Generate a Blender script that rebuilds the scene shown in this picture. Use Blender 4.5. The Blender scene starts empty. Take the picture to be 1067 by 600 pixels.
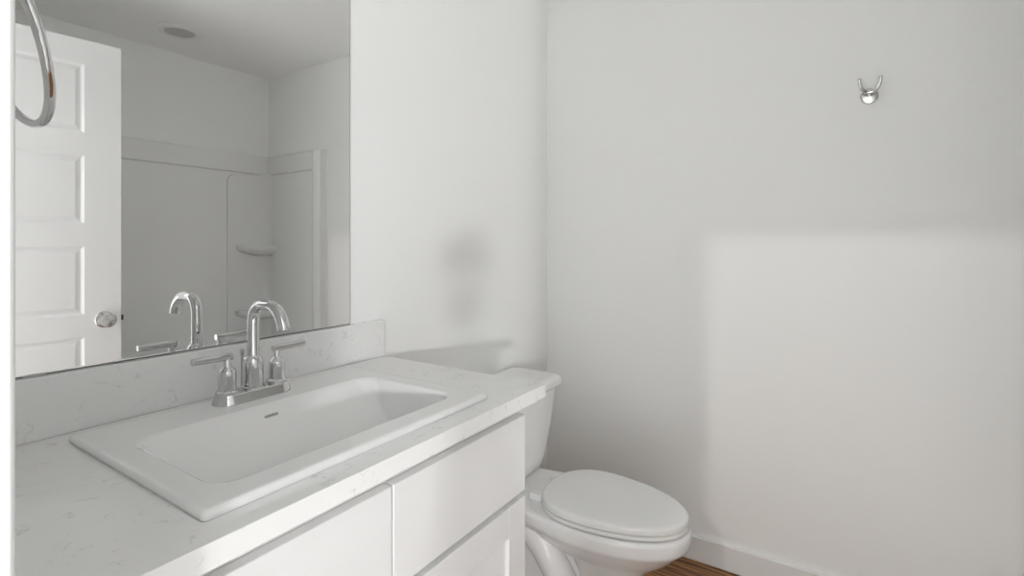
import bpy, bmesh, math
from mathutils import Vector, Matrix
C = bpy.context.scene.collection
PI = math.pi
# World axes: X east, Y north, Z up. The mirror wall is west, the hook wall north; the photographer stands in the south doorway.
CAM = Vector((0, 0, 1.193))

# ------------------------------------------------------------------ camera, world, light, exposure
cd = bpy.data.cameras.new('camera'); cam = bpy.data.objects.new('camera', cd); C.objects.link(cam)
cam.location = CAM; cam.rotation_euler = (PI/2, 0, math.radians(33.15))
cd.sensor_width = 36; cd.lens = 526/1067*36; cd.shift_y = -46/1067; cd.clip_start = 0.01
bpy.context.scene.camera = cam
sc = bpy.context.scene
sc.view_settings.view_transform = 'Standard'; sc.view_settings.look = 'None'
sc.view_settings.gamma = 1; sc.view_settings.use_curve_mapping = False
EXPOSURE = 0.0
sc.view_settings.exposure = EXPOSURE
W_STRENGTH = 2.15
w = bpy.data.worlds.new('world'); sc.world = w; w.use_nodes = True
w.node_tree.nodes['Background'].inputs[0].default_value = (0.98, 0.995, 0.99, 1)
w.node_tree.nodes['Background'].inputs[1].default_value = W_STRENGTH
sc.cycles.max_bounces = 16; sc.cycles.diffuse_bounces = 10; sc.cycles.glossy_bounces = 8

def area(name, loc, target, sx, sy, power, color=(1, 1, 1)):
    l = bpy.data.lights.new(name, 'AREA'); l.shape = 'RECTANGLE'; l.size = sx; l.size_y = sy
    l.energy = power; l.color = color
    o = bpy.data.objects.new(name, l); C.objects.link(o); o.location = loc
    o.rotation_euler = (Vector(target)-Vector(loc)).to_track_quat('-Z', 'Y').to_euler()
    return o
HIGH_POWER = 52.0
LOW_POWER = 112.0
area('high_window_light', (-0.30, -4.3, 3.78), (0, 1.0, 1.4), 0.12, 0.12, HIGH_POWER, (1, 0.93, 0.88))
area('low_window_light', (3.15, -3.75, 1.30), (-0.6, 1.0, 1.15), 0.26, 0.22, LOW_POWER, (0.98, 0.99, 1.0))

# sunlight on the made-up pale carpet outside the door, bouncing light in (it does not enter the bathroom itself)
sn = bpy.data.lights.new('sun', 'SUN'); sn.energy = 12; sn.angle = math.radians(1.0); sn.color = (1, 1, 1)
so = bpy.data.objects.new('sun', sn); C.objects.link(so); so.rotation_euler = Vector((-.72, .0, -.70)).to_track_quat('-Z', 'Y').to_euler()

# ------------------------------------------------------------------ materials
def mat(name, col, rough=0.5, metal=0.0, spec=0.5, coat=0.0):
    m = bpy.data.materials.new(name); m.use_nodes = True
    b = m.node_tree.nodes['Principled BSDF']
    b.inputs['Base Color'].default_value = (*col, 1); b.inputs['Roughness'].default_value = rough
    b.inputs['Metallic'].default_value = metal; b.inputs['Specular IOR Level'].default_value = spec
    b.inputs['Coat Weight'].default_value = coat
    return m
def bump(m, scale, dist, strength=0.3, detail=3):
    n = m.node_tree.nodes; l = m.node_tree.links; b = n['Principled BSDF']
    tc = n.new('ShaderNodeTexCoord'); t = n.new('ShaderNodeTexNoise'); t.inputs['Scale'].default_value = scale
    t.inputs['Detail'].default_value = detail
    bp = n.new('ShaderNodeBump'); bp.inputs['Distance'].default_value = dist; bp.inputs['Strength'].default_value = strength
    l.new(tc.outputs['Object'], t.inputs['Vector']); l.new(t.outputs['Fac'], bp.inputs['Height']); l.new(bp.outputs['Normal'], b.inputs['Normal'])
    return m
PAINT = bump(mat('wall_paint', (0.905, 0.91, 0.903), 0.62, spec=0.35), 220, 0.0006, 0.25)
CEIL = mat('ceiling_paint', (0.92, 0.924, 0.916), 0.8, spec=0.2)
TRIM = mat('trim_paint', (0.84, 0.84, 0.84), 0.35)
CAB = mat('cabinet_paint', (0.79, 0.79, 0.79), 0.32)
PORC = mat('porcelain', (0.82, 0.82, 0.815), 0.05, spec=0.5)
SEATM = mat('seat_plastic', (0.84, 0.84, 0.83), 0.18)
ACR = mat('shower_acrylic', (0.85, 0.855, 0.85), 0.16)
CHROME = mat('chrome', (0.66, 0.66, 0.66), 0.035, metal=1)
NICKEL = mat('satin_nickel', (0.62, 0.61, 0.59), 0.2, metal=1)
DARK = mat('dark_plastic', (0.02, 0.02, 0.02), 0.4)
GREYT = mat('grey_print', (0.22, 0.22, 0.22), 0.5)
LENS = mat('frosted_lens', (0.50, 0.50, 0.49), 0.4)
CLIP = mat('clip_metal', (0.45, 0.45, 0.45), 0.3, metal=1)
MIRROR = mat('mirror_silver', (0.90, 0.905, 0.90), 0.0, metal=1)
EDGE = mat('mirror_edge', (0.10, 0.11, 0.11), 0.3)

def quartz():
    m = mat('quartz', (0.82, 0.82, 0.81), 0.13); n = m.node_tree.nodes; l = m.node_tree.links; b = n['Principled BSDF']
    tc = n.new('ShaderNodeTexCoord')
    wn = n.new('ShaderNodeTexNoise'); wn.inputs['Scale'].default_value = 9; wn.inputs['Detail'].default_value = 4
    ad = n.new('ShaderNodeMixRGB'); ad.blend_type = 'ADD'; ad.inputs[0].default_value = 0.22
    v = n.new('ShaderNodeTexNoise'); v.inputs['Scale'].default_value = 15; v.inputs['Detail'].default_value = 6; v.inputs['Distortion'].default_value = 1.2
    sb = n.new('ShaderNodeMath'); sb.operation = 'SUBTRACT'; sb.inputs[1].default_value = 0.5
    ab = n.new('ShaderNodeMath'); ab.operation = 'ABSOLUTE'
    r = n.new('ShaderNodeMapRange'); r.inputs[1].default_value = 0.0; r.inputs[2].default_value = 0.024; r.inputs[3].default_value = 1; r.inputs[4].default_value = 0
    br = n.new('ShaderNodeTexNoise'); br.inputs['Scale'].default_value = 26; br.inputs['Detail'].default_value = 2
    rr = n.new('ShaderNodeMapRange'); rr.inputs[1].default_value = 0.52; rr.inputs[2].default_value = 0.62
    mu = n.new('ShaderNodeMath'); mu.operation = 'MULTIPLY'
    mx = n.new('ShaderNodeMixRGB'); mx.inputs[1].default_value = (0.82, 0.82, 0.815, 1); mx.inputs[2].default_value = (0.66, 0.66, 0.655, 1)
    l.new(tc.outputs['Object'], wn.inputs['Vector']); l.new(tc.outputs['Object'], ad.inputs[1]); l.new(wn.outputs['Color'], ad.inputs[2])
    l.new(ad.outputs[0], v.inputs['Vector']); l.new(v.outputs['Fac'], sb.inputs[0]); l.new(sb.outputs[0], ab.inputs[0]); l.new(ab.outputs[0], r.inputs[0])
    l.new(tc.outputs['Object'], br.inputs['Vector']); l.new(br.outputs['Fac'], rr.inputs[0])
    l.new(r.outputs[0], mu.inputs[0]); l.new(rr.outputs[0], mu.inputs[1]); l.new(mu.outputs[0], mx.inputs[0]); l.new(mx.outputs[0], b.inputs['Base Color'])
    return m
QUARTZ = quartz()

def wood():
    m = mat('wood_floor', (0.3, 0.15, 0.06), 0.35); n = m.node_tree.nodes; l = m.node_tree.links; b = n['Principled BSDF']
    tc = n.new('ShaderNodeTexCoord'); mp = n.new('ShaderNodeMapping'); mp.inputs['Rotation'].default_value = (0, 0, 0)
    bk = n.new('ShaderNodeTexBrick'); bk.inputs['Scale'].default_value = 1.0; bk.inputs['Brick Width'].default_value = 1.2; bk.inputs['Row Height'].default_value = 0.15
    bk.inputs['Mortar Size'].default_value = 0.0012; bk.inputs['Color1'].default_value = (0.2, 0.2, 0.2, 1); bk.inputs['Color2'].default_value = (0.8, 0.8, 0.8, 1); bk.inputs['Mortar'].default_value = (0, 0, 0, 1)
    m2 = n.new('ShaderNodeMapping'); m2.inputs['Scale'].default_value = (1.5, 26, 1)
    gn = n.new('ShaderNodeTexNoise'); gn.inputs['Scale'].default_value = 1.8; gn.inputs['Detail'].default_value = 7; gn.inputs['Distortion'].default_value = 1.4
    cr = n.new('ShaderNodeValToRGB'); e = cr.color_ramp.elements
    e[0].position = 0.38; e[0].color = (0.11, 0.035, 0.010, 1); e[1].position = 0.64; e[1].color = (0.62, 0.31, 0.11, 1)
    k = cr.color_ramp.elements.new(0.5); k.color = (0.34, 0.15, 0.05, 1)
    mx = n.new('ShaderNodeMixRGB'); mx.blend_type = 'MULTIPLY'; mx.inputs[0].default_value = 0.45
    l.new(tc.outputs['Object'], mp.inputs[0]); l.new(mp.outputs[0], bk.inputs['Vector']); l.new(mp.outputs[0], m2.inputs[0]); l.new(m2.outputs[0], gn.inputs['Vector'])
    l.new(gn.outputs['Fac'], cr.inputs[0]); l.new(cr.outputs[0], mx.inputs[1]); l.new(bk.outputs['Color'], mx.inputs[2]); l.new(mx.outputs[0], b.inputs['Base Color'])
    return m
WOOD = wood()

# ------------------------------------------------------------------ helpers
def box(bm, x0, x1, y0, y1, z0, z1):
    m = Matrix.Translation(((x0+x1)/2, (y0+y1)/2, (z0+z1)/2)) @ Matrix.Diagonal((abs(x1-x0), abs(y1-y0), abs(z1-z0), 1))
    return bmesh.ops.create_cube(bm, size=1, matrix=m)['verts']
def obj(name, bm, m, parent=None, loc=None, bevel=0, seg=2, smooth=False, angle=40, origin=None):
    """link the bmesh as ONE mesh object; origin moves the object's origin to that world point"""
    bmesh.ops.recalc_face_normals(bm, faces=bm.faces)
    me = bpy.data.meshes.new(name)
    if origin is not None:
        bmesh.ops.translate(bm, verts=bm.verts, vec=-Vector(origin))
    bm.to_mesh(me); bm.free()
    o = bpy.data.objects.new(name, me); C.objects.link(o); me.materials.append(m)
    if origin is not None: o.location = Vector(origin)
    if loc is not None: o.location = Vector(loc)
    if parent is not None:
        o.parent = parent
        if origin is not None: o.location = Vector(origin) - wloc(parent)
    if bevel:
        b = o.modifiers.new('bevel', 'BEVEL'); b.width = bevel; b.segments = seg; b.limit_method = 'ANGLE'; b.angle_limit = math.radians(30)
        me.shade_smooth(); me.set_sharp_from_angle(angle=math.radians(angle))
        wn = o.modifiers.new('normals', 'WEIGHTED_NORMAL'); wn.keep_sharp = True
    elif smooth:
        me.shade_smooth(); me.set_sharp_from_angle(angle=math.radians(angle))
        wn = o.modifiers.new('normals', 'WEIGHTED_NORMAL'); wn.keep_sharp = True
    return o
def wloc(o):
    v = Vector(o.location)
    while o.parent is not None:
        o = o.parent; v = v + Vector(o.location)
    return v
def thing(name, label, cat, loc=(0, 0, 0), group=None):
    o = bpy.data.objects.new(name, None); C.objects.link(o); o.location = loc; o.empty_display_size = 0.05
    o['label'] = label; o['category'] = cat
    if group: o['group'] = group
    return o
def tag(o, label, cat, group=None):
    o['label'] = label; o['category'] = cat
    if group: o['group'] = group
    return o
def part(name, bm, m, parent, **k):
    """bm in world coordinates"""
    return obj(name, bm, m, parent, origin=wloc(parent), **k)
def struct(name, bm, m, **k):
    o = obj(name, bm, m, **k); o['kind'] = 'structure'; return o
def loft(bm, rings, cap0=True, cap1=True):
    vs = [[bm.verts.new(p) for p in r] for r in rings]
    n = len(vs[0])
    for a, b in zip(vs, vs[1:]):
        for i in range(n):
            bm.faces.new((a[i], a[(i+1) % n], b[(i+1) % n], b[i]))
    if cap0: bm.faces.new(vs[0][::-1])
    if cap1: bm.faces.new(vs[-1])
    return vs
def rrect(cx, cy, hx, hy, r, z, k=8):
    r = min(r, hx, hy); out = []
    for q, (sx, sy) in enumerate(((1, 1), (-1, 1), (-1, -1), (1, -1))):
        for i in range(k+1):
            t = PI/2*q + PI/2*i/k
            out.append(Vector((cx+sx*(hx-r)+r*math.cos(t), cy+sy*(hy-r)+r*math.sin(t), z)))
    return out
def circ(c, r, ax, n=32):
    ax = Vector(ax).normalized(); u = ax.orthogonal().normalized(); v = ax.cross(u)
    return [Vector(c)+u*r*math.cos(2*PI*i/n)+v*r*math.sin(2*PI*i/n) for i in range(n)]
def lathe(bm, base, axis, prof, n=36):
    """prof: (radius, distance along the axis)"""
    axis = Vector(axis).normalized()
    loft(bm, [circ(Vector(base)+axis*h, max(r, 1e-4), axis, n) for r, h in prof])
def tube(bm, pts, rad, n=16, closed=False, cap=True):
    pts = [Vector(p) for p in pts]; N = len(pts)
    if not hasattr(rad, '__len__'): rad = [rad]*N
    T = []
    for i in range(N):
        if closed: T.append((pts[(i+1) % N]-pts[i-1]).normalized())
        else: T.append((pts[min(i+1, N-1)]-pts[max(i-1, 0)]).normalized())
    u = T[0].orthogonal().normalized(); rings = []
    for i in range(N):
        u = (u - T[i]*u.dot(T[i])).normalized(); v = T[i].cross(u)
        rings.append([pts[i]+(u*math.cos(2*PI*k/n)+v*math.sin(2*PI*k/n))*rad[i] for k in range(n)])
    if closed:
        vs = [[bm.verts.new(p) for p in r] for r in rings]
        for a, b in zip(vs, vs[1:]+vs[:1]):
            for k in range(n): bm.faces.new((a[k], a[(k+1) % n], b[(k+1) % n], b[k]))
    else: loft(bm, rings, cap, cap)
def catmull(p, m=8):
    p = [Vector(q) for q in p]; p = [2*p[0]-p[1]]+p+[2*p[-1]-p[-2]]; out = []
    for i in range(1, len(p)-2):
        for k in range(m):
            t = k/m
            out.append(0.5*((2*p[i])+(p[i+1]-p[i-1])*t+(2*p[i-1]-5*p[i]+4*p[i+1]-p[i+2])*t*t+(-p[i-1]+3*p[i]-3*p[i+1]+p[i+2])*t**3))
    out.append(p[-2]); return out
def shaker(bm, x0, x1, y0, y1, z0, z1, fr, dep):
    """shaker panel whose face looks towards +X: frame width fr, field recessed by dep"""
    box(bm, x0, x1-dep, y0+fr*.5, y1-fr*.5, z0+fr*.5, z1-fr*.5)
    box(bm, x0, x1, y0, y0+fr, z0, z1); box(bm, x0, x1, y1-fr, y1, z0, z1)
    box(bm, x0, x1, y0+fr, y1-fr, z0, z0+fr); box(bm, x0, x1, y0+fr, y1-fr, z1-fr, z1)

# ------------------------------------------------------------------ the room shell
XW, YN, XE, YS, ZC = -1.105, 1.98, 1.085, 0.07, 2.314
JW, JE, HEAD = -0.385, 0.360, 2.045          # door opening in the south wall
bm = bmesh.new(); box(bm, XW-.1, XE+.1, YS-.115, YN+.1, -0.05, 0); struct('floor', bm, WOOD)
bm = bmesh.new(); box(bm, XW-.1, XE+.1, YS-.0, YN+.1, ZC, ZC+.06); struct('ceiling', bm, CEIL)
bm = bmesh.new(); box(bm, XW-.1, XW, YS-.115, YN+.1, 0, ZC); struct('wall_west', bm, PAINT)
bm = bmesh.new(); box(bm, XW, XE, YN, YN+.1, 0, ZC); struct('wall_north', bm, PAINT)
bm = bmesh.new(); box(bm, XE, XE+.1, YS-.115, YN+.1, 0, ZC); struct('wall_east', bm, PAINT)
bm = bmesh.new()
box(bm, XW, JW-.018, YS-.115, YS, 0, ZC); box(bm, JE+.018, XE, YS-.115, YS, 0, ZC); box(bm, JW-.018, JE+.018, YS-.115, YS, HEAD+.018, ZC)
struct('wall_south', bm, PAINT)
# door jamb and casing
bm = bmesh.new()
box(bm, JW-.018, JW, YS-.115, YS, 0, HEAD); box(bm, JE, JE+.018, YS-.115, YS, 0, HEAD); box(bm, JW-.018, JE+.018, YS-.115, YS, HEAD, HEAD+.018)
for (x0, x1) in ((JW-.068, JW-.006), (JE+.006, JE+.068)):
    box(bm, x0, x1, YS, YS+.016, 0, HEAD+.068); box(bm, x0, x1, YS-.131, YS-.115, 0, HEAD+.068)
for y in (YS, YS-.131): box(bm, JW-.068, JE+.068, y, y+.016, HEAD+.006, HEAD+.068)
struct('trim_1', bm, mat('trim_paint_dimmed', (0.76, 0.76, 0.76), 0.4), bevel=.003)  # trim colour darkened to offset the strong light on the jamb
# baseboards (profile: flat with an eased top)
def base(name, x0, x1, y0, y1): 
    bm = bmesh.new(); box(bm, x0, x1, y0, y1, 0, .093); struct(name, bm, TRIM, bevel=.004, seg=3)
base('baseboard_north', XW+.014, .40, YN-.014, YN)
base('baseboard_west', XW, XW+.014, 1.0, YN)
# adjoining room: floor only near the doorway (unseen pale carpet made up to bounce light in) plus outer walls far behind the photographer
bm = bmesh.new(); box(bm, -2.6, 4.2, -5.2, YS-.115, -0.05, 0); struct('floor_hall', bm, bump(mat('hall_bounce_carpet', (0.72, 0.72, 0.72), 0.95, spec=0.1), 300, 0.003, 0.6))

# ------------------------------------------------------------------ the open panel door (hinged at the east jamb, swung into the room)
def make_door():
    Wd, Hd, Td = 0.79, 1.998, 0.035
    bm = bmesh.new()
    ys = [0, .118, Wd-.118, Wd]
    zs = [0]
    for k in range(5): zs += [.190+.36*k, .190+.36*k+.272]
    zs.append(Hd)
    for side in (0, 1):
        x = -Td/2 if side == 0 else Td/2
        V = [[bm.verts.new((x, y, z)) for z in zs] for y in ys]; pan = []
        for i in range(3):
            for j in range(len(zs)-1):
                q = [V[i][j], V[i+1][j], V[i+1][j+1], V[i][j+1]]
                f = bm.faces.new(q if side else q[::-1])
                if i == 1 and j % 2 == 1: pan.append(f)
        bm.normal_update()
        bmesh.ops.inset_individual(bm, faces=pan, thickness=.004, depth=-.002)
        bmesh.ops.inset_individual(bm, faces=pan, thickness=.010, depth=-.007)
        bmesh.ops.inset_individual(bm, faces=pan, thickness=.006, depth=0)
        bmesh.ops.inset_individual(bm, faces=pan, thickness=.020, depth=.006)
    bmesh.ops.remove_doubles(bm, verts=bm.verts, dist=1e-6)
    # slab edges
    for (y0, y1, z0, z1) in ((0, 0, 0, Hd), (Wd, Wd, 0, Hd)):
        bm.faces.new([bm.verts.new(p) for p in ((-Td/2, y0, 0), (Td/2, y0, 0), (Td/2, y0, Hd), (-Td/2, y0, Hd))])
    for z in (0, Hd):
        bm.faces.new([bm.verts.new(p) for p in ((-Td/2, 0, z), (Td/2, 0, z), (Td/2, Wd, z), (-Td/2, Wd, z))])
    d = struct('door_1', bm, TRIM)
    for sx in (-1, 1):
        b2 = bmesh.new()
        lathe(b2, (sx*Td/2, Wd-.055, .885), (sx, 0, 0), [(.033, 0), (.033, .004), (.029, .008), (.012, .011), (.011, .03), (.020, .037), (.0265, .048), (.0275, .056), (.024, .063), (.012, .066), (0, .0665)])
        k = obj('door_knob', b2, NICKEL, d, smooth=True)
        b3 = bmesh.new(); lathe(b3, (sx*(Td/2+.0655), Wd-.055, .885), (sx, 0, 0), [(.006, 0), (.006, .003), (0, .0035)], 16)
        obj('privacy_lock', b3, NICKEL, k, smooth=True)
    b4 = bmesh.new(); box(b4, -.006, .006, Wd-.001, Wd+.011, .874, .896); obj('latch', b4, DARK, d, bevel=.002)
    d.location = (.388, .080, .002); d.rotation_euler = (0, 0, math.radians(5.0))
    return d
make_door()

# ------------------------------------------------------------------ bathtub and one-piece surround in the alcove (seen in the mirror)
SX = XE-.029; TS = 0.46                     # face of the surround's long panel, south end of the tub
XF = 0.45                                   # front edge of the alcove panels
t = thing('shower_surround', 'white glossy moulded tub surround with corner shelves in the mirror', 'shower surround', (XE, 1.2, .44))
bm = bmesh.new()
# long panel: recessed field, thicker band on top
box(bm, SX, XE, TS, YN, .44, 1.655); box(bm, SX-.005, XE, TS, YN, 1.655, 1.775)
part('long_panel', bm, ACR, t, bevel=.008, seg=4)
bm = bmesh.new()
box(bm, XF+.10, SX, YN-.029, YN, .44, 1.655); box(bm, XF+.10, SX-.005, YN-.034, YN, 1.655, 1.775)
part('end_panel', bm, ACR, t, bevel=.008, seg=4)
bm = bmesh.new()                             # rolled front edge column and its flange
tube(bm, [(XF+.085, YN-.008, .44), (XF+.085, YN-.008, 1.775)], .034, 24)
box(bm, XF, XF+.10, YN-.014, YN, .44, 1.775)
part('front_flange', bm, ACR, t, smooth=True)
bm = bmesh.new()                             # raised corner column with an arched top
yc = 1.685
R = .05
for xx0, xx1 in ((SX-.010, SX+.004),):
    prof = [(YN-.03, .44), (YN-.03, 1.655)]
    prof += [(yc+R-R*math.sin(PI/2*k/8), 1.655-.02-R+R*math.cos(PI/2*k/8)) for k in range(9)] + [(yc, .44)]
    loft(bm, [[Vector((xx1, y, z)) for y, z in prof], [Vector((xx0, y, z)) for y, z in prof]])
part('corner_column', bm, ACR, t, bevel=.004, seg=3)
bm = bmesh.new()                             # concave fillet in the corner
arc = [(SX-.01-.05*(1-math.sin(PI/2*k/8)), YN-.029-.05*(1-math.cos(PI/2*k/8))) for k in range(9)]
pr = arc + [(SX+.001, YN-.02)]
loft(bm, [[Vector((x, y, z)) for x, y in pr] for z in (.44, 1.66)])
part('corner_fillet', bm, ACR, t, smooth=True)
def corner_shelf(z):
    bm = bmesh.new(); rings = []
    def outline(s, zz):
        o = [Vector((SX-.008, YN-.028, zz))]
        for k in range(15):
            q = PI/2*k/14
            o.append(Vector((SX-.008-(.105*s)*abs(math.cos(q))**.7, YN-.028-(.215*s)*abs(math.sin(q))**.7, zz)))
        return o
    loft(bm, [outline(.45, z-.070), outline(.78, z-.052), outline(.95, z-.036), outline(1, z-.026), outline(1, z-.003), outline(.98, z), outline(.90, z), outline(.86, z-.004)])
    part('corner_shelf', bm, ACR, t, smooth=True, angle=60)
corner_shelf(1.185); corner_shelf(.765)
bm = bmesh.new()
cx, cy = (XF+XE)/2-.002, (TS+YN)/2
hx, hy = (XE-XF)/2-.002, (YN-TS)/2-.002
loft(bm, [rrect(cx, cy, hx, hy, .01, 0), rrect(cx, cy, hx, hy, .01, .425), rrect(cx, cy, hx-.006, hy-.006, .012, .436),
          rrect(cx, cy, hx-.07, hy-.08, .10, .436), rrect(cx, cy, hx-.085, hy-.10, .11, .42), rrect(cx, cy, hx-.12, hy-.18, .12, .12), rrect(cx, cy, hx-.17, hy-.26, .12, .09)])
tag(part('bathtub', bm, ACR, thing('tmp', '', ''), smooth=True), 'white alcove bathtub under the moulded tub surround', 'bathtub')
b_ = bpy.data.objects['bathtub']; tmp = b_.parent; b_.parent = None; bpy.data.objects.remove(tmp)

# ------------------------------------------------------------------ ceiling light (off), above the tub side
t = thing('recessed_light', 'round recessed ceiling light, unlit, seen in the mirror', 'ceiling light', (.73, 1.273, ZC))
bm = bmesh.new()
lathe(bm, (.73, 1.273, ZC), (0, 0, -1), [(.100, 0), (.100, .004), (.094, .009), (.076, .011), (.070, .006), (.068, .001)])
part('trim_ring', bm, TRIM, t, smooth=True, angle=20)
bm = bmesh.new(); lathe(bm, (.73, 1.273, ZC-.004), (0, 0, -1), [(.070, 0), (.068, .003), (.05, .004), (0, .0045)])
part('lens', bm, LENS, t, smooth=True)

# ------------------------------------------------------------------ vanity cabinet
CX = -.565; VX0, VX1 = XW+.002, CX-.02          # fronts are 20 mm thick, faces at CX-.02+...
FACE = -.585                                 # front face of the drawers and doors
BODY = FACE-.020
Y0, Y1 = YS+.004, .962
t = thing('vanity_cabinet', 'white vanity cabinet with flat drawer fronts beside the toilet', 'vanity', (-.85, .52, 0))
bm = bmesh.new()
box(bm, XW+.002, BODY, Y0, Y0+.016, .10, .845); box(bm, XW+.002, BODY, Y1-.016, Y1, 0, .845)
box(bm, XW+.002, BODY, Y0+.016, Y1-.016, .10, .116)
box(bm, BODY-.018, BODY, Y0+.016, Y1-.016, .116, .845)
box(bm, BODY-.075, BODY-.060, Y0, Y1-.016, 0, .10)
part('carcass', bm, CAB, t, bevel=.0006, seg=1)
for y0, y1 in ((.165, .5545), (.5585, .949)):
    bm = bmesh.new(); box(bm, BODY+.001, FACE, y0, y1, .651, .817)
    part('drawer_front', bm, CAB, t, bevel=.0015)
    bm = bmesh.new(); shaker(bm, BODY+.001, FACE, y0, y1, .125, .638, .064, .010)
    part('cabinet_door', bm, CAB, t, bevel=.0012)
bm = bmesh.new(); box(bm, BODY+.001, FACE, Y0, .161, .125, .817); part('filler_strip', bm, CAB, t, bevel=.0015)

# ------------------------------------------------------------------ countertop with its backsplash
CT, CTB = .876, .846
SCX, SCY = -.8200, .5635                       # centre of the basin
HX, HY = .2150, .2765                         # outer half sizes of the sink rim
t = thing('countertop', 'white veined quartz vanity top with sink cut-out and backsplash', 'countertop', (-.83, .53, CTB))
bm = bmesh.new()
def ringrect(x0, x1, y0, y1, z): return [Vector((x1, y1, z)), Vector((x0, y1, z)), Vector((x0, y0, z)), Vector((x1, y0, z))]
o_ = lambda z: ringrect(XW+.002, -.5605, YS+.002, 1.0, z)
i_ = lambda z: ringrect(-.940, -.644, SCY-.250, SCY+.250, z)
vs = [[bm.verts.new(p) for p in r] for r in (i_(CTB), o_(CTB), o_(CT), i_(CT))]
for a, b in zip(vs, vs[1:]+vs[:1]):
    for i in range(4): bm.faces.new((a[i], a[(i+1) % 4], b[(i+1) % 4], b[i]))
part('slab', bm, QUARTZ, t, bevel=.0015)
bm = bmesh.new(); box(bm, XW+.002, XW+.022, YS+.002, 1.0, CT+.0003, .9776)
part('backsplash', bm, QUARTZ, t, bevel=.0012)

# ------------------------------------------------------------------ drop-in sink
ZS = CT+.0125
t = thing('sink', 'white rectangular drop-in sink under the chrome faucet', 'sink', (SCX, SCY, CT))
bx, by = -.787, .560                          # centre of the bowl opening
bm = bmesh.new()
n = 10
cxr, cyr = SCX, SCY
bowlr = lambda sh, hx, hy, rr, dz: rrect(bx+sh, by+(.006*min(1, -dz/.1)), hx, hy, rr, ZS+dz, n)
rings = [rrect(cxr, cyr, HX-.0015, HY-.0015, .007, CT+.0004, n), rrect(cxr, cyr, HX-.0004, HY-.0004, .008, CT+.002, n), rrect(cxr, cyr, HX, HY, .008, CT+.005, n),
         rrect(cxr, cyr, HX-.0005, HY-.0005, .008, ZS-.004, n), rrect(cxr, cyr, HX-.003, HY-.003, .008, ZS-.0012, n), rrect(cxr, cyr, HX-.006, HY-.006, .006, ZS, n),
         rrect(cxr, cyr, HX-.012, HY-.012, .015, ZS-.0003, n),
         bowlr(.000, .1360, .2370, .042, -.0004), bowlr(.000, .1330, .2340, .041, -.0010), bowlr(.0005, .1300, .2305, .040, -.0035), bowlr(.0015, .1265, .2275, .038, -.008),
         bowlr(.010, .1140, .2230, .030, -.030), bowlr(.024, .0960, .2150, .026, -.064), bowlr(.036, .0800, .2080, .026, -.098), bowlr(.041, .0720, .200, .032, -.116),
         bowlr(.040, .0620, .184, .036, -.127), bowlr(.036, .048, .140, .036, -.133), bowlr(.030, .030, .06, .029, -.1355), bowlr(.028, .021, .021, .021, -.137)]
loft(bm, rings, False, False)
# underside shell
sh = [bowlr(.028, .021, .021, .021, -.137), bowlr(.028, .024, .024, .024, -.15), bowlr(.034, .07, .19, .06, -.140), bowlr(.034, .088, .216, .05, -.10), bowlr(.012, .120, .224, .05, -.04), rrect(bx, by, .134, .236, .05, CT-.004, n), rrect(bx, by, .134, .236, .05, CT+.0002, n)]
loft(bm, sh, False, False)
bmesh.ops.remove_doubles(bm, verts=bm.verts, dist=1e-5)
basin = part('basin', bm, PORC, t, smooth=True, angle=50)
bm = bmesh.new(); lathe(bm, (bx+.028, by+.006, ZS-.1365), (0, 0, 1), [(.0205, 0), (.0205, .003), (.017, .004), (.014, .0015), (.002, .002), (0, .002)])
part('drain', bm, CHROME, t, smooth=True)
# printed maker's word on the back slope
cu = bpy.data.curves.new('logo', 'FONT'); cu.body = 'GERBER'; cu.size = .0062; cu.align_x = 'CENTER'; cu.align_y = 'CENTER'; cu.extrude = .0004; cu.space_character = 1.1; cu.offset = .00012
tmp = bpy.data.objects.new('logo_curve', cu); C.objects.link(tmp)
dg = bpy.context.evaluated_depsgraph_get(); me = bpy.data.meshes.new_from_object(tmp.evaluated_get(dg)); bpy.data.objects.remove(tmp)
lg = bpy.data.objects.new('printed_logo', me); C.objects.link(lg); me.materials.clear(); me.materials.append(GREYT); lg.parent = t
# orient: text x -> +Y (north), text y -> up the slope, normal -> +X/up
tiltv = Vector((-.45, 0, 1)).normalized()
nx = Vector((0, 1, 0)); nz = nx.cross(tiltv)
lg.rotation_euler = Matrix((nx, tiltv, nz)).transposed().to_euler(); lg.scale = (1.15, 1, 1)
lg.location = Vector((-.8988, .548, .8705))-wloc(t)

# ------------------------------------------------------------------ faucet
FX, FY, FZ = -.985, .562, ZS-.0004
t = thing('faucet', 'chrome centerset faucet with two lever handles on the sink', 'faucet', (FX, FY, FZ))
bm = bmesh.new()
def stad(hx, hy, z): return rrect(FX, FY, hx, hy, hx, z, 10)
loft(bm, [stad(.0285, .0765, FZ), stad(.0290, .077, FZ+.002), stad(.0275, .0755, FZ+.006), stad(.0250, .0735, FZ+.014), stad(.0242, .0725, FZ+.018), stad(.0225, .0710, FZ+.0195)])
part('base_plate', bm, CHROME, t, smooth=True, angle=35)
bm = bmesh.new()
zb = FZ+.0193
lathe(bm, (FX, FY, zb), (0, 0, 1), [(.0215, 0), (.0215, .003), (.0190, .0045), (.0188, .052), (.0180, .0565), (.0160, .0605), (.0128, .0625), (.0125, .064)])
part('spout_body', bm, CHROME, t, smooth=True, angle=35)
bm = bmesh.new()
zt = 1.074
path = [(FX, FY, zb+.06), (FX, FY, 1.0), (FX, FY, 1.036)]
for k in range(1, 9):
    q = PI/2*k/8; path.append((FX+.034*(1-math.cos(q)), FY, zt-.034+.034*math.sin(q)))
for k in range(1, 13):
    q = math.radians(72)*k/12; path.append((FX+.034+.020+.050*math.sin(q), FY, zt-.052*(1-math.cos(q))))
tube(bm, path, .0112, 24)
part('spout', bm, CHROME, t, smooth=True, angle=50)
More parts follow.
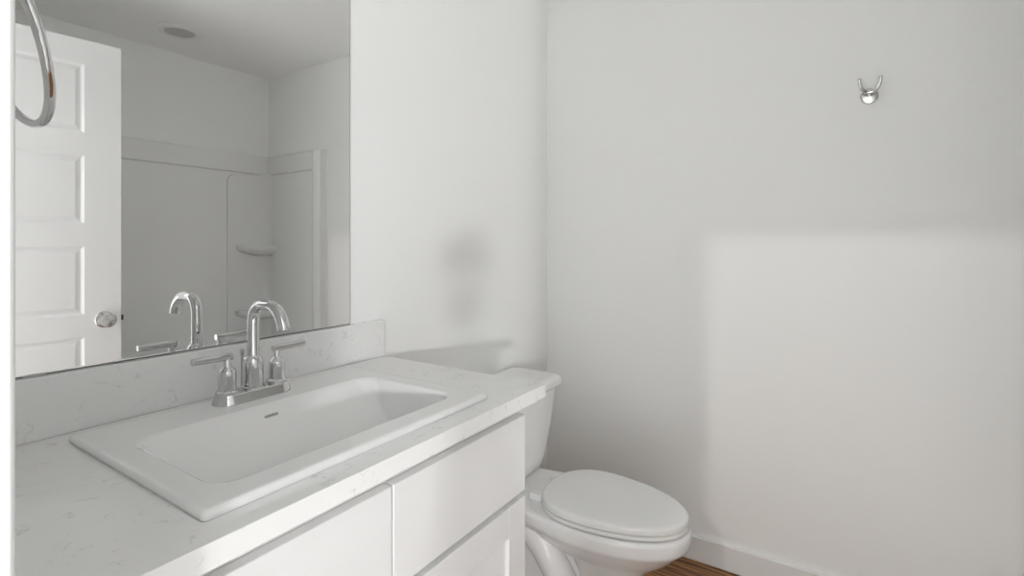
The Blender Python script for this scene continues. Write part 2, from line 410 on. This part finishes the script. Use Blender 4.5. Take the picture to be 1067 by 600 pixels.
bm = bmesh.new(); e = Vector(path[-1]); d_ = (Vector(path[-1])-Vector(path[-2])).normalized()
lathe(bm, e-d_*.001, d_, [(.0112, 0), (.0116, .002), (.0116, .008), (.0095, .0085), (.009, .006), (0, .006)], 24)
part('aerator', bm, CHROME, t, smooth=True, angle=35)
for s in (-1, 1):
    hy = FY+s*.0508
    bm = bmesh.new()
    lathe(bm, (FX, hy, zb), (0, 0, 1), [(.0205, 0), (.0205, .004), (.0190, .006), (.0160, .0075), (.0158, .040), (.0148, .0435), (.0085, .0505), (.0065, .0535), (.0062, .066)])
    h = part('handle', bm, CHROME, t, smooth=True, angle=35)
    bm = bmesh.new(); zl = .9765
    tube(bm, [(FX, hy-s*.0095, zl), (FX, hy-s*.0088, zl), (FX, hy+s*.0625, zl+.001), (FX, hy+s*.0632, zl+.001)], [.0064, .0072, .0068, .0060], 24)
    lv = part('lever', bm, CHROME, h, smooth=True, angle=35)
bm = bmesh.new()
lathe(bm, (FX-.030, FY-.006, FZ+.004), (0, 0, 1), [(.0028, 0), (.0028, .074), (.0038, .077), (.0048, .088), (.0046, .089), (0, .0895)], 16)
part('lift_rod', bm, CHROME, t, smooth=True)

# ------------------------------------------------------------------ mirror
MX = XW+.006; MY0, MY1 = .085, .893
t = thing('wall_mirror', 'large frameless wall mirror standing on the quartz backsplash', 'mirror', (XW, .5, .979))
bm = bmesh.new(); box(bm, XW+.0008, MX-.0004, MY0, MY1, .9782, 2.10); part('backing', bm, EDGE, t)
bm = bmesh.new(); box(bm, MX-.0004, MX, MY0+.0015, MY1-.0015, .9800, 2.0985); part('glass', bm, MIRROR, t)
for y in (.865, .262):
    bm = bmesh.new(); box(bm, MX-.002, MX+.003, y-.014, y+.014, .9778, .9815); part('mirror_clip', bm, CLIP, t, bevel=.0006)

# ------------------------------------------------------------------ towel ring on the south wall, just inside the doorway
RC = Vector((-.579, .118, CAM.z+.175)); RR = .075; TH = -.322
e1 = Vector((1, 0, 0)); e2 = Vector((0, math.sin(TH), math.cos(TH)))
top = RC+e2*RR
t = thing('towel_ring', 'chrome towel ring on the wall left of the mirror', 'towel ring', (top.x, YS, top.z))
bm = bmesh.new(); tube(bm, [RC+(e1*math.cos(2*PI*k/64)+e2*math.sin(2*PI*k/64))*RR for k in range(64)], .0037, 16, closed=True)
part('ring', bm, CHROME, t, smooth=True)
bm = bmesh.new(); lathe(bm, (top.x, YS, top.z), (0, 1, 0), [(.026, 0), (.026, .004), (.022, .008), (.010, .010), (.009, .030), (.007, .034), (0, .035)])
part('wall_post', bm, CHROME, t, smooth=True, angle=35)

# ------------------------------------------------------------------ robe hook on the north wall
HXX, HZ = .074, 1.664
t = thing('robe_hook', 'small chrome double robe hook on the right-hand wall', 'robe hook', (HXX, YN, HZ))
bm = bmesh.new(); lathe(bm, (HXX, YN, HZ), (0, -1, 0), [(.0240, 0), (.0245, .003), (.0240, .008), (.0225, .0105), (.019, .0115), (0, .012)])
part('wall_plate', bm, NICKEL, t, smooth=True, angle=35)
bm = bmesh.new(); lathe(bm, (HXX, YN-.010, HZ+.006), (0, -1, .1), [(.0075, 0), (.0065, .016), (0, .018)], 20)
part('stem', bm, CHROME, t, smooth=True, angle=50)
bm = bmesh.new()
pp = catmull([(HXX-.0275, YN-.048, HZ+.046), (HXX-.0265, YN-.044, HZ+.034), (HXX-.020, YN-.036, HZ+.018), (HXX-.009, YN-.030, HZ+.009), (HXX, YN-.029, HZ+.007),
              (HXX+.009, YN-.030, HZ+.009), (HXX+.020, YN-.036, HZ+.018), (HXX+.0265, YN-.044, HZ+.034), (HXX+.0275, YN-.048, HZ+.046)], 6)
N = len(pp); tube(bm, pp, [.0046+.0016*math.sin(PI*i/(N-1)) for i in range(N)], 16)
for q in (pp[0], pp[-1]): bmesh.ops.create_uvsphere(bm, u_segments=16, v_segments=10, radius=.0052, matrix=Matrix.Translation(q))
part('double_hook', bm, CHROME, t, smooth=True, angle=60)

# ------------------------------------------------------------------ toilet (local: u = distance from the wall, v = north offset)
TY = 1.4585
def P(u, v, z): return Vector((XW+u, TY+v, z))
t = thing('toilet', 'white two-piece toilet with closed elongated lid beside the vanity', 'toilet', (XW+.45, TY, 0))
def egg(uc, lf, lb, wd, z, n=56, pb=2.6, pf=2.1, vo=0):
    out = []
    for i in range(n):
        q = 2*PI*i/n; c_, s_ = math.cos(q), math.sin(q)
        p = pf if c_ > 0 else pb
        L = lf if c_ > 0 else lb
        out.append(P(uc+L*math.copysign(abs(c_)**(2/p), c_), vo+wd*math.copysign(abs(s_)**(2/p), s_), z))
    return out
# bowl
bm = bmesh.new()
UC = .46
loft(bm, [egg(.525, .070, .085, .082, .020, pb=6, pf=3), egg(.525, .070, .085, .080, .12, pb=6, pf=3), egg(.520, .082, .085, .082, .20, pb=6, pf=2.6), egg(.505, .130, .10, .088, .245, pb=4, pf=2.2),
          egg(.47, .205, .16, .108, .268, pb=2.6), egg(.455, .247, .20, .130, .290, pb=2.3), egg(.455, .268, .23, .147, .312, pb=2.3), egg(UC, .2800, .24, .158, .328, pb=2.2), egg(UC, .2870, .24, .1645, .336, pb=2.2), egg(UC, .2900, .24, .1670, .344, pb=2.2), egg(UC, .2905, .24, .1675, .368, pb=2.2), egg(UC, .288, .238, .165, .378, pb=2.2), egg(UC, .280, .23, .158, .382, pb=2.2), egg(UC, .2, .17, .11, .3825, pb=2.2)])
bowl = part('bowl', bm, PORC, t, smooth=True, angle=70)
bm = bmesh.new()                             # foot and the narrow web behind the front column
loft(bm, [egg(.36, .245, .25, .112, .000, pb=3.5, pf=3), egg(.36, .245, .25, .112, .020, pb=3.5, pf=3), egg(.36, .232, .24, .098, .030, pb=3.5, pf=3), egg(.34, .20, .22, .062, .045, pb=3.5, pf=3), egg(.33, .19, .21, .055, .20, pb=3.5, pf=3), egg(.33, .19, .22, .07, .31, pb=3.5, pf=3), egg(.33, .18, .21, .06, .335, pb=3.5, pf=3)])
part('pedestal', bm, PORC, t, smooth=True, angle=60)
# deck behind the seat carrying the tank
bm = bmesh.new()
def dk(z, g):
    half = catmull([(.02, .135, 0), (.12, .138, 0), (.20, .138, 0), (.27, .150, 0), (.34, .158, 0), (.42, .158, 0)], 5)
    o = [(v.x, v.y) for v in half]
    return [P(max(.012, u) + (g if u < .1 else 0), v-g, z) for u, v in o] + [P(max(.012, u) + (g if u < .1 else 0), -v+g, z) for u, v in o[::-1]]
loft(bm, [dk(.300, .045), dk(.325, .014), dk(.340, .002), dk(.350, 0), dk(.370, 0), dk(.377, .002), dk(.381, .007), dk(.382, .02)])
part('deck', bm, PORC, t, smooth=True, angle=70)
# trapway bulging from both flanks
bm = bmesh.new()
for s in (-1, 1):
    pth = catmull([P(.47, s*.052, .06), P(.415, s*.066, .12), P(.365, s*.074, .19), P(.325, s*.078, .255), P(.27, s*.080, .295), P(.19, s*.078, .27), P(.14, s*.074, .18), P(.14, s*.070, .02)], 8)
    tube(bm, pth, [.036+.014*math.sin(PI*i/(len(pth)-1)) for i in range(len(pth))], 20)
part('trapway', bm, PORC, t, smooth=True, angle=70)
# seat and lid
sg = lambda g, z: egg(.460, .2835+g, .1565+g, .160+g, z, pb=2.3, pf=2.05)
bm = bmesh.new(); loft(bm, [sg(-.003, .3845), sg(.001, .3875), sg(.001, .3965), sg(-.003, .3985)])
part('seat', bm, SEATM, t, smooth=True, angle=50)
bm = bmesh.new(); loft(bm, [sg(-.003, .3992), sg(0, .4010), sg(0, .4120), sg(-.0015, .4155), sg(-.006, .4185), sg(-.014, .4200), sg(-.05, .4215), sg(-.10, .4225)])
part('seat_lid', bm, SEATM, t, smooth=True, angle=50)
for s in (-1, 1):
    bm = bmesh.new(); v = box(bm, XW+.272, XW+.318, TY+s*.070-.019, TY+s*.070+.019, .3815, .404)
    part('seat_hinge', bm, SEATM, t, bevel=.006, seg=3)
# tank
bm = bmesh.new()
def tk(hu, hv, z, r): return rrect(XW+.018+hu, TY, hu, hv, r, z, 8)
loft(bm, [tk(.080, .150, .3825, .05), tk(.088, .165, .392, .05), tk(.093, .175, .43, .045), tk(.099, .192, .54, .04), tk(.104, .206, .66, .036), tk(.105, .207, .676, .036)])
part('tank', bm, PORC, t, smooth=True, angle=60)
bm = bmesh.new()
def tl(g, z): return rrect(XW+.012+.118, TY, .118+g, .218+g, .038+g, z, 10)
loft(bm, [tl(-.012, .6765), tl(-.002, .679), tl(0, .684), tl(0, .700), tl(-.003, .706), tl(-.010, .7105), tl(-.020, .7130), tl(-.034, .7138)])
part('tank_lid', bm, PORC, t, smooth=True, angle=60)
bm = bmesh.new(); lathe(bm, (XW+.018+.2095, TY-.15, .635), (1, 0, 0), [(.013, 0), (.013, .006), (.007, .008), (.007, .016), (0, .017)], 20)
tube(bm, [(XW+.2415, TY-.153, .635), (XW+.2435, TY-.085, .630)], [.006, .0045], 12)
part('flush_lever', bm, CHROME, t, smooth=True, angle=40)
for s in (-1, 1):
    bm = bmesh.new(); lathe(bm, P(.43, s*.106, .0185), (0, 0, 1), [(.013, 0), (.013, .006), (.008, .014), (0, .016)], 16)
    part('bolt_cap', bm, SEATM, t, smooth=True)

# ------------------------------------------------------------------ the photographer's camera on its tripod in the doorway, behind the point of view
vd = Vector((-math.sin(math.radians(33.15)), math.cos(math.radians(33.15)), 0)); sd = Vector((vd.y, -vd.x, 0))
kc = Vector((0, 0, 1.197))-vd*.11+sd*.05
t = thing('tripod', 'black camera tripod standing in the doorway behind the viewpoint', 'tripod', (kc.x, kc.y, 0))
bm = bmesh.new(); lathe(bm, (kc.x, kc.y, .52), (0, 0, 1), [(.010, 0), (.010, .50), (.020, .51), (.020, .53), (.030, .535), (.034, .56), (.026, .59), (.030, .595), (.030, .605)], 24)
part('centre_column', bm, DARK, t, smooth=True)
for k in range(3):
    q = math.radians(33.15-90+120*k)
    dd = Vector((math.cos(q), math.sin(q), 0)); f0 = Vector((kc.x, kc.y, .97))+dd*.03
    bm = bmesh.new(); tube(bm, [f0, Vector((kc.x, kc.y, .45))+dd*.10, Vector((kc.x, kc.y, .012))+dd*.19, Vector((kc.x, kc.y, .001))+dd*.192], [.011, .009, .008, .010], 14)
    part('leg', bm, DARK, t, smooth=True)
cmr = thing('photo_camera', 'black camera mounted on the tripod in the doorway', 'camera', kc-Vector((0, 0, .053)))
bm = bmesh.new()
def orient(bm):
    M = Matrix.Translation(kc) @ Matrix((( sd.x, vd.x, 0, 0), (sd.y, vd.y, 0, 0), (0, 0, 1, 0), (0, 0, 0, 1)))
    bmesh.ops.transform(bm, matrix=M, verts=bm.verts)
box(bm, -.054, .054, -.03, .03, -.050, .036); box(bm, -.03, .03, -.03, .028, .040, .062); box(bm, .036, .056, .0, .045, -.050, .034)
orient(bm); part('camera_body', bm, DARK, cmr, bevel=.006, seg=3)
bm = bmesh.new(); lathe(bm, (0, .03, .002), (0, 1, 0), [(.036, 0), (.036, .010), (.033, .012), (.033, .040), (.036, .044), (.036, .056), (.031, .058), (.028, .052), (0, .050)], 32)
orient(bm); part('lens_barrel', bm, DARK, cmr, smooth=True)
